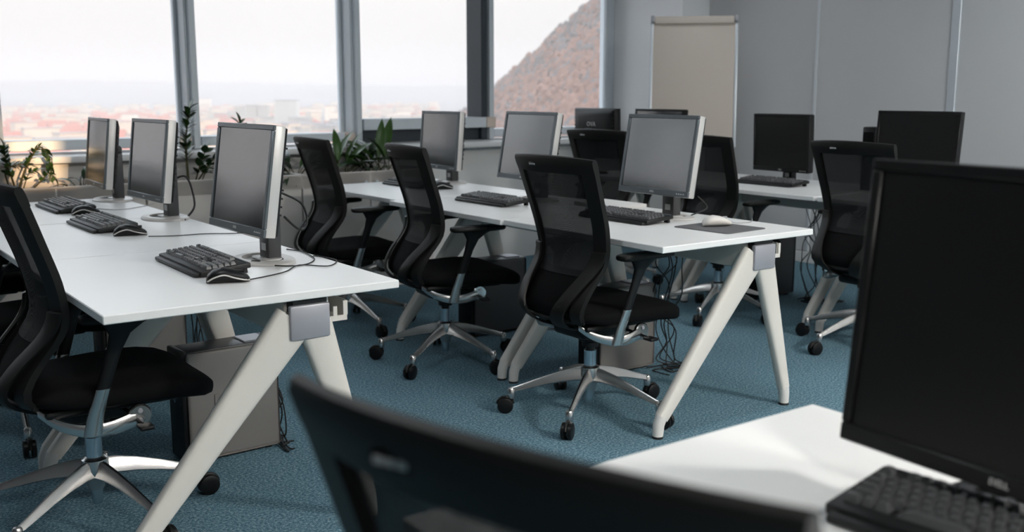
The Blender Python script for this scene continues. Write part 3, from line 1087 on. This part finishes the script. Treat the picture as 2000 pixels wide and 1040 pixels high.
        MB().loft(pr).build('arm_pad', 'blackframe', t, 50)
    return t


chair0 = make_chair()
STAR = {1: 120, 2: 100, 4: 137.6, 5: 128, 6: 173, 7: 205, 8: 130}
CHAIRS = [
    (.722, 3.16, 0, 'black mesh swivel chair whose seat hides part of the grey-brown tower'),
    (.70, 4.20, 3, 'black mesh swivel chair at the middle desk of the run with black mice'),
    (.66, 5.22, 0, 'black mesh swivel chair nearest the drooping plant, only its top edge showing'.replace(', only its top edge showing', '')),
    (2.63, 3.08, 0, 'black mesh swivel chair at the desk with the white mouse'),
    (2.588, 4.111, -9, 'black mesh swivel chair at the middle desk beside the white-mouse desk'),
    (2.56, 5.07, -4, 'black mesh swivel chair at the run\'s end by the lance-leaved plant'),
    (4.49, 3.09, 0, 'black mesh swivel chair in front of the black widescreen monitor'),
    (4.44, 4.06, 0, 'black mesh swivel chair in front of the small black monitor by the wall'),
    (4.50, 5.05, 10, 'black mesh swivel chair next to the monitor turned back to front'),
    (.613, .643, 15, 'out-of-focus black chair back right in front of the big black monitor'),
]
for i, (x, y, rz, lb) in enumerate(CHAIRS):
    c = chair0 if i == 0 else copy_tree(chair0)
    c.location = (x, y, 0)
    c.rotation_euler = (0, 0, R(rz))
    tag(c, lb, 'chair', 'black mesh office chairs')
    for k_, ch in enumerate([q for q in c.children if q.name.startswith('base_arm')]):
        ch.rotation_euler = (0, 0, R(STAR.get(i, 143.8) - rz + 72 * k_))

# ------------------------------------------------------------------ monitors
LOGO = text_mesh('DELL', .012, 'textgrey')


def make_monitor(label, x, y, zc, W, H, yaw, tilt, silver=True, scr='screen', neck='tall', group='desk monitors', logo=True, dz=DH, base_dx=0.0):
    """screen faces -x; (x,y,zc) is the centre of the front face"""
    t = empty('monitor', (x, y, dz), R(yaw))
    tag(t, label, 'monitor', group)
    T = Matrix.Translation((0, 0, zc - dz)) @ Matrix.Rotation(R(tilt), 4, 'Y')
    bz, bb, D = .017, .026, .050
    shell_m = 'silver' if silver else 'black'
    hs = MB()
    hs.rbox(.006, .044, -W / 2 + .001, W / 2 - .001, -H / 2, H / 2, .004, 2, T)
    hs.build('housing', shell_m, t, 40)
    fb = MB()
    fb.rbox(0, .012, -W / 2, W / 2, H / 2 - bz, H / 2, .0025, 1, T)
    fb.rbox(0, .012, -W / 2, W / 2, -H / 2, -H / 2 + bb, .0025, 1, T)
    fb.rbox(0, .012, -W / 2, -W / 2 + bz, -H / 2 + bb, H / 2 - bz, .0025, 1, T)
    fb.rbox(0, .012, W / 2 - bz, W / 2, -H / 2 + bb, H / 2 - bz, .0025, 1, T)
    bez = fb.build('bezel', 'bezelgrey' if silver else 'black', t, 40)
    MB().box(.0045, .0115, -W / 2 + bz - .001, W / 2 - bz + .001, -H / 2 + bb - .001, H / 2 - bz + .001, T).build('screen', scr, t, 0)
    rc = MB()
    rc.loft([[T @ Vector((px, sy * W / 2 * s1, sz * H / 2 * s2)) for (sy, sz) in ((-1, -1), (1, -1), (1, 1), (-1, 1))] for (px, s1, s2) in ((.040, .985, .98), (.052, .97, .96), (.070, .80, .78), (.078, .62, .60))])
    ro = rc.build('rear_cover', 'black', t, 30)
    vn = MB()
    for j in range(9):
        z = -H * .30 + j * H * .075
        for sy in (-1, 1):
            vn.box(.052, .062, sy * W * .455 - .006, sy * W * .455 + .006, z, z + .006, T)
    vn.build('vents', 'rubber', ro, 0)['kind'] = 'stuff'
    if logo:
        lo = bpy.data.objects.new('logo', LOGO)
        COL.objects.link(lo)
        lo.parent = bez
        lo.matrix_local = T @ Matrix.Translation((-.0006, 0, -H / 2 + bb / 2)) @ Matrix.Rotation(-PI / 2, 4, 'Z') @ Matrix.Rotation(PI / 2, 4, 'X')
    bt = MB()
    for j in range(4):
        bt.rbox(-.001, .004, -W / 2 + .022 + j * .013, -W / 2 + .029 + j * .013, -H / 2 + .010, -H / 2 + .015, .0012, 1, T)
    bt.build('buttons', 'textgrey', bez, 40)
    # stand
    nx = .075 + base_dx
    top = zc - dz + .05
    nk = MB()
    nk.rbox(nx, nx + .048, -.036, .036, .008, top - .03, .006, 2)
    nk.tube([(nx + .024, -.036, top - .04), (nx + .024, .036, top - .04)], .0238, 16)
    nk.rbox(.060, nx + .02, -.045, .045, top - .11, top - .02, .006, 2)
    nko = nk.build('stand_neck', 'neck' if silver else 'black', t, 40)
    MB().rbox(nx - .0012, nx + .001, -.016, .016, .035, .060, .0008, 1).build('sticker', 'textgrey', nko, 30)
    rg = []
    cxx = nx + .015
    for i in range(32):
        an = 2 * PI * i / 32
        ca, sa = math.cos(an), math.sin(an)
        ro_, ri = (.120, .135), (.085 + .0, .098)
        fx = .62 if ca > 0 else 1.0
        rg.append([(cxx + ro_[0] * ca * fx, ro_[1] * sa, .001), (cxx + ro_[0] * ca * fx, ro_[1] * sa, .007), (cxx + (ro_[0] - .006) * ca * fx, (ro_[1] - .006) * sa, .011),
                   (cxx + ri[0] * ca * .35 if ca > 0 else cxx + ri[0] * ca, ri[1] * sa, .013), (cxx + ri[0] * ca * .35 if ca > 0 else cxx + ri[0] * ca, ri[1] * sa, .001)])
    rg.append(rg[0])
    bs = MB().loft(rg, cap=False)
    bs.rbox(nx - .02, nx + .062, -.060, .060, .001, .012, .004, 1)
    bs.build('stand_base', 'silver' if silver else 'black', t, 40)
    return t


SCL = 1.0488
def mon(label, p, yaw, tilt, silver=True, scr='screen', **kw):
    q = _C + (Vector(p) - _C) * SCL
    return make_monitor(label, q.x, q.y, q.z, .43, .3515, yaw, tilt, silver, scr, **kw)


G1 = 'silver-sided monitors'
mon('silver-sided monitor with black neck on the desk over the grey-brown tower', (1.184, 3.07, 1.036), 2.4, 8.2, group=G1)
mon('silver-sided monitor on the middle desk of the run with black mice', (1.283, 4.362, 1.020), 2.8, 7.0, group=G1)
mon('silver-sided monitor at the run\'s end near the drooping plant', (1.308, 5.262, 1.006), -1.8, 6.5, group=G1)
mon('silver-sided monitor behind the keyboard on the white-mouse desk', (3.026, 3.131, 1.038), 1, 9.6, group=G1)
mon('silver-sided monitor partly behind the chair at the white-mouse desk', (3.009, 4.029, 1.037), 0, 10.3, group=G1)
mon('silver-sided monitor nearest the window rail with the dark sash', (3.178, 5.105, 1.019), -.4, 4.6, group=G1)
mon('small all-black monitor beside the panelled wall with keyboard in front', (4.812, 3.952, 1.0), 0, -2, False, 'screendark', group='black monitors')
make_monitor('black widescreen monitor beside the wide wall strip', 5.03, 3.22, 1.03, .48, .33, 3, 5, False, 'screendark', group='black monitors')
n4 = at_depth(1285, 213, 7.1)
make_monitor('black monitor hidden behind the white-mouse desk monitor, below the flipchart', n4.x, n4.y, n4.z - .165, .48, .33, 0, 3, False, 'screen', group='black monitors', logo=False)
n3 = make_monitor('dark monitor turned to show its rear cover and neck', 4.70, 5.43, 1.015, .43, .34, 180, 2, False, 'screendark', group='black monitors', logo=False)
OVA = text_mesh('OVA', .045, 'textgrey')
o = bpy.data.objects.new('rear_logo', OVA)
COL.objects.link(o)
o.parent = n3
o.matrix_local = Matrix.Translation((.0835, .0, 1.015 - DH + .06)) @ Matrix.Rotation(PI / 2, 4, 'Z') @ Matrix.Rotation(PI / 2, 4, 'X')
fg = make_monitor('big all-black monitor standing on the foreground desk', 1.229, .626, 1.004, .50, .408, -3.84, 5.8, False, 'screendark', group='black monitors')

# ------------------------------------------------------------------ keyboards
KW, KD = .435, .158


def key_layout():
    out = []
    u0 = .01825
    rows = [(.132, [(0, 1)] + [(2 + i, 1) for i in range(4)] + [(6.5 + i, 1) for i in range(4)] + [(11 + i, 1) for i in range(4)]),
            (.106, [(i, 1) for i in range(13)] + [(13, 2)]), (.087, [(0, 1.5)] + [(1.5 + i, 1) for i in range(12)] + [(13.5, 1.5)]),
            (.068, [(0, 1.75)] + [(1.75 + i, 1) for i in range(11)] + [(12.75, 2.25)]), (.049, [(0, 2.25)] + [(2.25 + i, 1) for i in range(10)] + [(12.25, 2.75)]),
            (.030, [(0, 1.5), (1.5, 1), (2.5, 1.25), (3.75, 6.25), (10, 1.25), (11.25, 1), (12.25, 1), (13.25, 1.75)])]
    for r_, (x, ks) in enumerate(rows):
        for (c, w) in ks:
            out.append((x, c * u0, w * u0))
        nb = 15.35
        if r_ in (0, 1, 2):
            out += [(x, (nb + i) * u0, u0) for i in range(3)]
        elif r_ == 4:
            out.append((x, (nb + 1) * u0, u0))
        elif r_ == 5:
            out += [(x, (nb + i) * u0, u0) for i in range(3)]
        if r_ > 0:
            out += [(x, (18.7 + i) * u0, u0) for i in range(4)]
    return out


KEYS = key_layout()
kk = MB()
kk.loft([[(-.0084, -.0082, 0), (.0084, -.0082, 0), (.0084, .0082, 0), (-.0084, .0082, 0)], [(-.0064, -.0056, .0105), (.0050, -.0056, .0105), (.0050, .0056, .0105), (-.0064, .0056, .0105)],
         [(-.0048, -.0042, .012), (.0038, -.0042, .012), (.0038, .0042, .012), (-.0048, .0042, .012)]])
KEYME = kk.mesh('key', 'key', 40)


def make_keyboard(label, x, y, rz, group='black keyboards', single=False):
    t = empty('keyboard', (x, y, DH), R(rz))
    tag(t, label, 'keyboard', group)
    tl = R(-5.0)
    T = Matrix.Translation((0, 0, .004)) @ Matrix.Translation((-KD / 2, 0, 0)) @ Matrix.Rotation(tl, 4, 'Y')
    bd_ = MB().rbox(0, KD, -KW / 2, KW / 2, 0, .017, .004, 2, T)
    bd_.rbox(-.018, .004, -KW / 2 + .012, KW / 2 - .012, -.001, .011, .004, 2, T)
    bd_.build('body', 'kbody', t, 40)
    MB().rbox(.146, .154, -KW / 2 + .01, KW / 2 - .01, .014, .0195, .002, 1, T).build('top_trim', 'kgrey', t, 40)
    for sy in (-1, 1):
        MB().box(.138, .15, sy * .19 - .012, sy * .19 + .012, -.0165, .002, T).build('flip_foot', 'kbody', t, 0)
    if single:
        for (kx, ky, w) in KEYS:
            o = bpy.data.objects.new('key', KEYME)
            COL.objects.link(o)
            o.parent = t
            o.matrix_local = T @ Matrix.Translation((kx, KW / 2 - .012 - ky - w / 2, .0165)) @ Matrix.Diagonal((1, w / .0183, 1, 1))
    else:
        kb = MB()
        for (kx, ky, w) in KEYS:
            kb.add([v.co for v in KEYME.vertices], [list(p.vertices) for p in KEYME.polygons], T @ Matrix.Translation((kx, KW / 2 - .012 - ky - w / 2, .0165)) @ Matrix.Diagonal((1, w / .0183, 1, 1)))
        o = kb.build('keys', 'key', t, 40)
        o['kind'] = 'stuff'
    return t


make_keyboard('black keyboard beside the mouse at the corner of the tower desk', 1.115, 3.235, -1)
make_keyboard('black keyboard at the middle desk of the run with black mice', 1.115, 4.44, 1)
make_keyboard('black keyboard at the run\'s end near the drooping plant', 1.15, 5.235, 1)
make_keyboard('black keyboard on the white-mouse desk seen past the chair mesh', 3.05, 3.345, 1)
make_keyboard('black keyboard on the desk joined to the white-mouse desk', 2.965, 4.245, 1)
make_keyboard('black keyboard mostly hidden behind a chair back near the planters', 3.12, 5.30, 0)
make_keyboard('black keyboard under the small black monitor by the wall', 4.93, 4.10, 0)
make_keyboard('big foreground black keyboard with clearly visible keys', 1.195, .590, 6, single=True)

# ------------------------------------------------------------------ mice and mat
def make_mouse(label, x, y, rz, white=False, z=DH, group='black mice'):
    t = empty('mouse', (x, y, z), R(rz))
    tag(t, label, 'mouse', group)
    prof = [(-.055, .006, .010), (-.050, .020, .022), (-.035, .028, .034), (-.012, .031, .039), (.012, .030, .035), (.034, .028, .026), (.050, .022, .017), (.056, .010, .010)]
    rings = []
    for (x_, w, h) in prof:
        rings.append([(x_, w * math.copysign(abs(math.cos(a)) ** .7, math.cos(a)), .001 + h * (.5 + .5 * math.sin(a)) ** .8) for a in [2 * PI * k_ / 18 for k_ in range(18)]])
    t.scale = (1.13, 1.13, 1.13)
    MB().loft(rings).build('shell', 'white' if white else 'black', t, 60)
    for sy in (-1, 1):
        if not white:
            pts = curve_pts([(-.052, sy * .019, .007), (-.035, sy * .029, .018), (-.01, sy * .0312, .024), (.015, sy * .030, .016), (.04, sy * .027, .009), (.054, sy * .013, .006)], 4)
            MB().tube(pts, .0022, 6).build('side_stripe', 'silver', t, 60)
    MB().tube([(.022, 0, .018), (.040, 0, .018)], [.0045, .0045], 10, Matrix.Translation((0, 0, .012))).build('wheel', 'cablegrey' if white else 'rubber', t, 40)
    return t


make_mouse('black mouse with silver stripe at the corner beside the nearest keyboard'.replace('nearest ', ''), 1.075, 2.915, -18)
make_mouse('black mouse with silver stripe at the middle desk of its run', 1.130, 4.110, -14)
make_mouse('black mouse half hidden behind the middle keyboard of its run', 1.165, 4.93, -10)
make_mouse('black mouse beside the monitor base near the dark sash', 3.15, 5.02, -10)
make_mouse('white mouse resting on the grey mat', 3.19, 2.935, -20, True, DH + .0042)
mp = MB()
pts = []
for (cx_, cy_, a0) in ((.11, .125, 0), (-.11, .125, 90), (-.11, -.125, 180), (.11, -.125, 270)):
    for k_ in range(5):
        a = R(a0 + k_ * 22.5)
        pts.append((cx_ + .018 * math.cos(a), cy_ + .018 * math.sin(a)))
mp.loft([[(x, y, .0005) for x, y in pts], [(x, y, .0035) for x, y in pts]])
mpo = mp.build('mouse_mat', 'pad', None, 30)
mpo.location = (3.17, 2.90, DH)
mpo.rotation_euler = (0, 0, R(4))
tag(mpo, 'grey mouse mat with rounded corners under the white mouse', 'mouse mat')


# ------------------------------------------------------------------ papers on the desk
for i in range(1):
    pb = MB()
    for j in range(6):
        T = Matrix.Translation((random.uniform(-.003, .003), random.uniform(-.003, .003), .0005 + j * .003)) @ Matrix.Rotation(random.uniform(-.02, .02), 4, 'Z')
        pb.box(-.105, .105, -.148, .148, 0, .0026, T)
    o = pb.build('paper_stack', 'paper', None, 0)
    o.location = (3.345, 3.78, DH)
    o.rotation_euler = (0, 0, R(2))
    tag(o, 'low stack of white paper behind the keyboard on the white-mouse desk', 'paper')

# ------------------------------------------------------------------ computer towers
PS = text_mesh('PS', .075, 'tower', .003)


def make_tower(label, x, y, rz, w=.36, h=.415, th=.142, mark=False, dark=False):
    """side panel faces -y, front faces -x, origin at the near left bottom edge"""
    t = empty('computer_tower', (x, y, 0), R(rz))
    tag(t, label, 'computer', 'computer towers')
    MB().rbox(.012, w, .006, th, .012, h - .006, .008, 2).build('case', 'towertop', t, 40)
    MB().rbox(.018, w - .004, 0, .010, .014, h - .010, .012, 3).build('side_panel', 'towertop' if dark else 'tower', t, 40)
    fp = MB().rbox(0, .022, .006, th - .004, .012, h - .002, .006, 2).build('front_panel', 'black', t, 40)
    MB().rbox(-.001, .004, .03, th - .03, h - .09, h - .06, .001, 1).build('disc_drive', 'towertop', fp, 30)
    MB().lathe([(.001, 0), (.009, 0), (.009, .004), (.001, .004)], 14, Matrix.Translation((0, th / 2, h * .55)) @ Matrix.Rotation(-PI / 2, 4, 'Y')).build('power_button', 'steel', fp, 40)
    MB().rbox(w - .12, w - .03, .02, th - .02, h - .008, h - .001, .003, 1).build('top_vent', 'cap', t, 40)
    for (fx, fy) in ((.03, .02), (w - .05, .02), (.03, th - .04), (w - .05, th - .04)):
        MB().box(fx, fx + .02, fy, fy + .02, 0, .014).build('rubber_foot', 'rubber', t, 0)
    if mark:
        o = bpy.data.objects.new('embossed_mark', PS)
        COL.objects.link(o)
        o.parent = t
        o.matrix_local = Matrix.Translation((w * .40, -.001, h * .52)) @ Matrix.Rotation(PI / 2, 4, 'X')
    return t


make_tower('grey-brown computer tower with embossed mark under the desk end', 1.085, 3.43, 2, mark=True)
make_tower('grey-brown computer tower deeper under the run with black mice', 1.06, 4.36, 2)
make_tower('grey-brown computer tower behind the chair base under the white-mouse desk', 2.98, 3.44, 0)
make_tower('dark computer tower under the middle desk of the white-mouse run', 2.95, 4.42, 0, dark=True)
make_tower('dark computer tower under the desk with the small black monitor', 4.95, 4.2, 0, dark=True)
make_tower('dark computer tower under the desk with the black widescreen', 4.95, 2.95, 0, dark=True)

# ------------------------------------------------------------------ cables
def cable(name, label, ctrl, r=.0022, m='cable', group=None):
    o0 = Vector(ctrl[0])
    mb = MB().tube([p - o0 for p in curve_pts(ctrl, 6)], r, 6)
    o = mb.build(name, m, None, 60)
    o.location = o0
    tag(o, label, 'cable', group)
    return o


dz = DH + .003
def dk(u, v):
    q = at_z(u, v, dz)
    return (q.x, q.y, dz)


cable('mouse_cable', 'black cord of the corner mouse looping past the monitor base', [dk(485, 547), dk(530, 538), dk(560, 530), dk(585, 518), dk(640, 520), dk(658, 510), dk(640, 504), dk(612, 500)], .002, group='mouse cords')
kc = at_z(500, 516, dz)
cable('keyboard_cable', 'black keyboard cord with a ferrite lump near the monitor base', [dk(470, 516), dk(500, 516), dk(560, 520), dk(600, 516), dk(614, 505), dk(590, 492), dk(560, 487)], .0022)
fb_ = MB().tube([(-.018, 0, 0), (-.014, 0, 0), (.014, 0, 0), (.018, 0, 0)], [.004, .0075, .0075, .004], 10)
fo = fb_.build('ferrite_bead', 'black', None, 40)
fo.location = (kc.x, kc.y, DH + .0078)
fo.rotation_euler = (0, 0, R(-52))
tag(fo, 'black ferrite bead on the keyboard cord', 'cable bead')
cable('mouse_cable', 'black mouse cord running behind the tower-desk monitor', [dk(290, 462), dk(340, 461), dk(400, 457), dk(460, 456), dk(500, 452)], .002, group='mouse cords')
cable('mouse_cable', 'grey mouse cord near the far silver stand base', [dk(190, 408), dk(230, 410), dk(270, 405), dk(300, 398)], .002, 'cablegrey')
wq = at_z(1420, 440, DH + .005)
cable('mouse_cable', 'pale grey cord of the white mouse hanging over the desk edge', [(wq.x + .01, wq.y - .01, DH + .02), dk(1440, 436), dk(1466, 434), (at_z(1475, 428, DH + .01).x - .02, at_z(1475, 428, DH + .01).y, DH + .012)], .002, 'cablegrey')
cable('monitor_cable', 'black video cable curling out behind the white-mouse desk monitor', [(3.32, 3.17, DH + .10), (3.36, 3.15, DH + .05), dk(1352, 420), dk(1345, 424), dk(1320, 430), dk(1308, 428)], .003)
cable('monitor_cable', 'black video cable looped on the neck over the grey-brown tower', [(1.40, 3.25, DH + .22), (1.47, 3.25, DH + .18), (1.475, 3.22, DH + .12), (1.43, 3.18, DH + .10), (1.37, 3.17, DH + .15)], .004)
cable('monitor_cable', 'black cable bundle at the middle silver-sided monitor neck', [(1.45, 4.60, DH + .16), (1.52, 4.58, DH + .18), (1.545, 4.56, DH + .06), (1.50, 4.52, DH + .01), (1.46, 4.45, dz)], .005)

# tangles hanging under the desks
def tangle(label, x, y, z0, n, seed, r=.003, sx=1.0):
    rn = random.Random(seed)
    t = empty('cable_tangle', (x, y, 0))
    tag(t, label, 'cables', 'cable tangles under the desks')
    for i in range(n):
        pts = [(rn.uniform(-.06, .06) * sx, rn.uniform(-.08, .08), z0)]
        zz = z0
        while zz > .08:
            zz -= rn.uniform(.08, .16)
            pts.append((rn.uniform(-.05, .05) * sx, rn.uniform(-.07, .07), max(zz, .012)))
        for k_ in range(3):
            pts.append((rn.uniform(-.10, .14) * sx, rn.uniform(-.16, .12), .006))
        MB().tube(curve_pts(pts, 6), r, 6).build('cable', 'cable', t, 60)
    return t


tangle('black cables spilling behind the tower under the white-mouse desk', 3.37, 3.38, .60, 6, 3)
tangle('black cables hanging behind the tower under the corner mouse desk', 1.465, 3.50, .60, 5, 4, sx=.4)
tangle('black and grey cables beside the tower deeper under the run with black mice', 1.455, 4.30, .60, 5, 5, sx=.4)
tangle('black cables hanging under the small black monitor desk by the wall', 5.22, 4.0, .68, 6, 6)
tangle('black cables under the middle desk of the white-mouse run', 3.40, 4.40, .60, 3, 9)

# ------------------------------------------------------------------ flipchart
c_tl, c_tr = at_depth(1274, 40, 7.75), at_depth(1440, 36, 7.65)
mid = (c_tl + c_tr) / 2
ux = (c_tr - c_tl)
ux.z = 0
FW = ux.length
fa = math.atan2(ux.y, ux.x)
FZ = 1.84
fc = empty('flipchart', (mid.x, mid.y, 0), fa)
tag(fc, 'beige flipchart board with a clamp bar, standing in the room corner', 'flipchart')
T = Matrix.Translation((0, 0, FZ)) @ Matrix.Rotation(R(-9), 4, 'X')
MB().rbox(-FW / 2, FW / 2, -.004, .014, -.96, -.03, .004, 2, T).build('board', 'board', fc, 40)
MB().rbox(-FW / 2 + .02, FW / 2 - .02, -.026, .018, -.045, .012, .008, 3, T).build('clamp_bar', 'board', fc, 40)
fe = MB()
for sx in (-1, 1):
    fe.rbox(sx * FW / 2 - .012, sx * FW / 2 + .012, -.010, .020, -.97, .004, .005, 2, T)
fe.rbox(-FW / 2, FW / 2, -.010, .020, -.975, -.955, .004, 1, T)
fe.build('edge_frame', 'strip', fc, 40)
for sx in (-1, 1):
    MB().rbox(sx * (FW / 2 - .005) - .014, sx * (FW / 2 - .005) + .014, -.03, .022, -.03, .018, .005, 2, T).build('corner_cap', 'cap', fc, 40)
    MB().tube([T @ Vector((sx * .22, .03, -.10)), (sx * .34, -.30, .012)], .012, 10).build('leg', 'strip', fc, 40)
MB().tube([T @ Vector((0, .03, -.06)), (0, .52, .012)], .012, 10).build('leg', 'strip', fc, 40)

# small black box standing beside the widescreen
sb = empty('desk_speaker', (5.06, 3.535, DH))
tag(sb, 'small black upright box beside the black widescreen monitor', 'speaker')
MB().rbox(0, .09, -.04, .04, 0, .36, .008, 2).build('cabinet', 'black', sb, 40)
MB().rbox(-.004, .002, -.034, .034, .03, .33, .002, 1).build('grille', 'fabric', sb, 40)
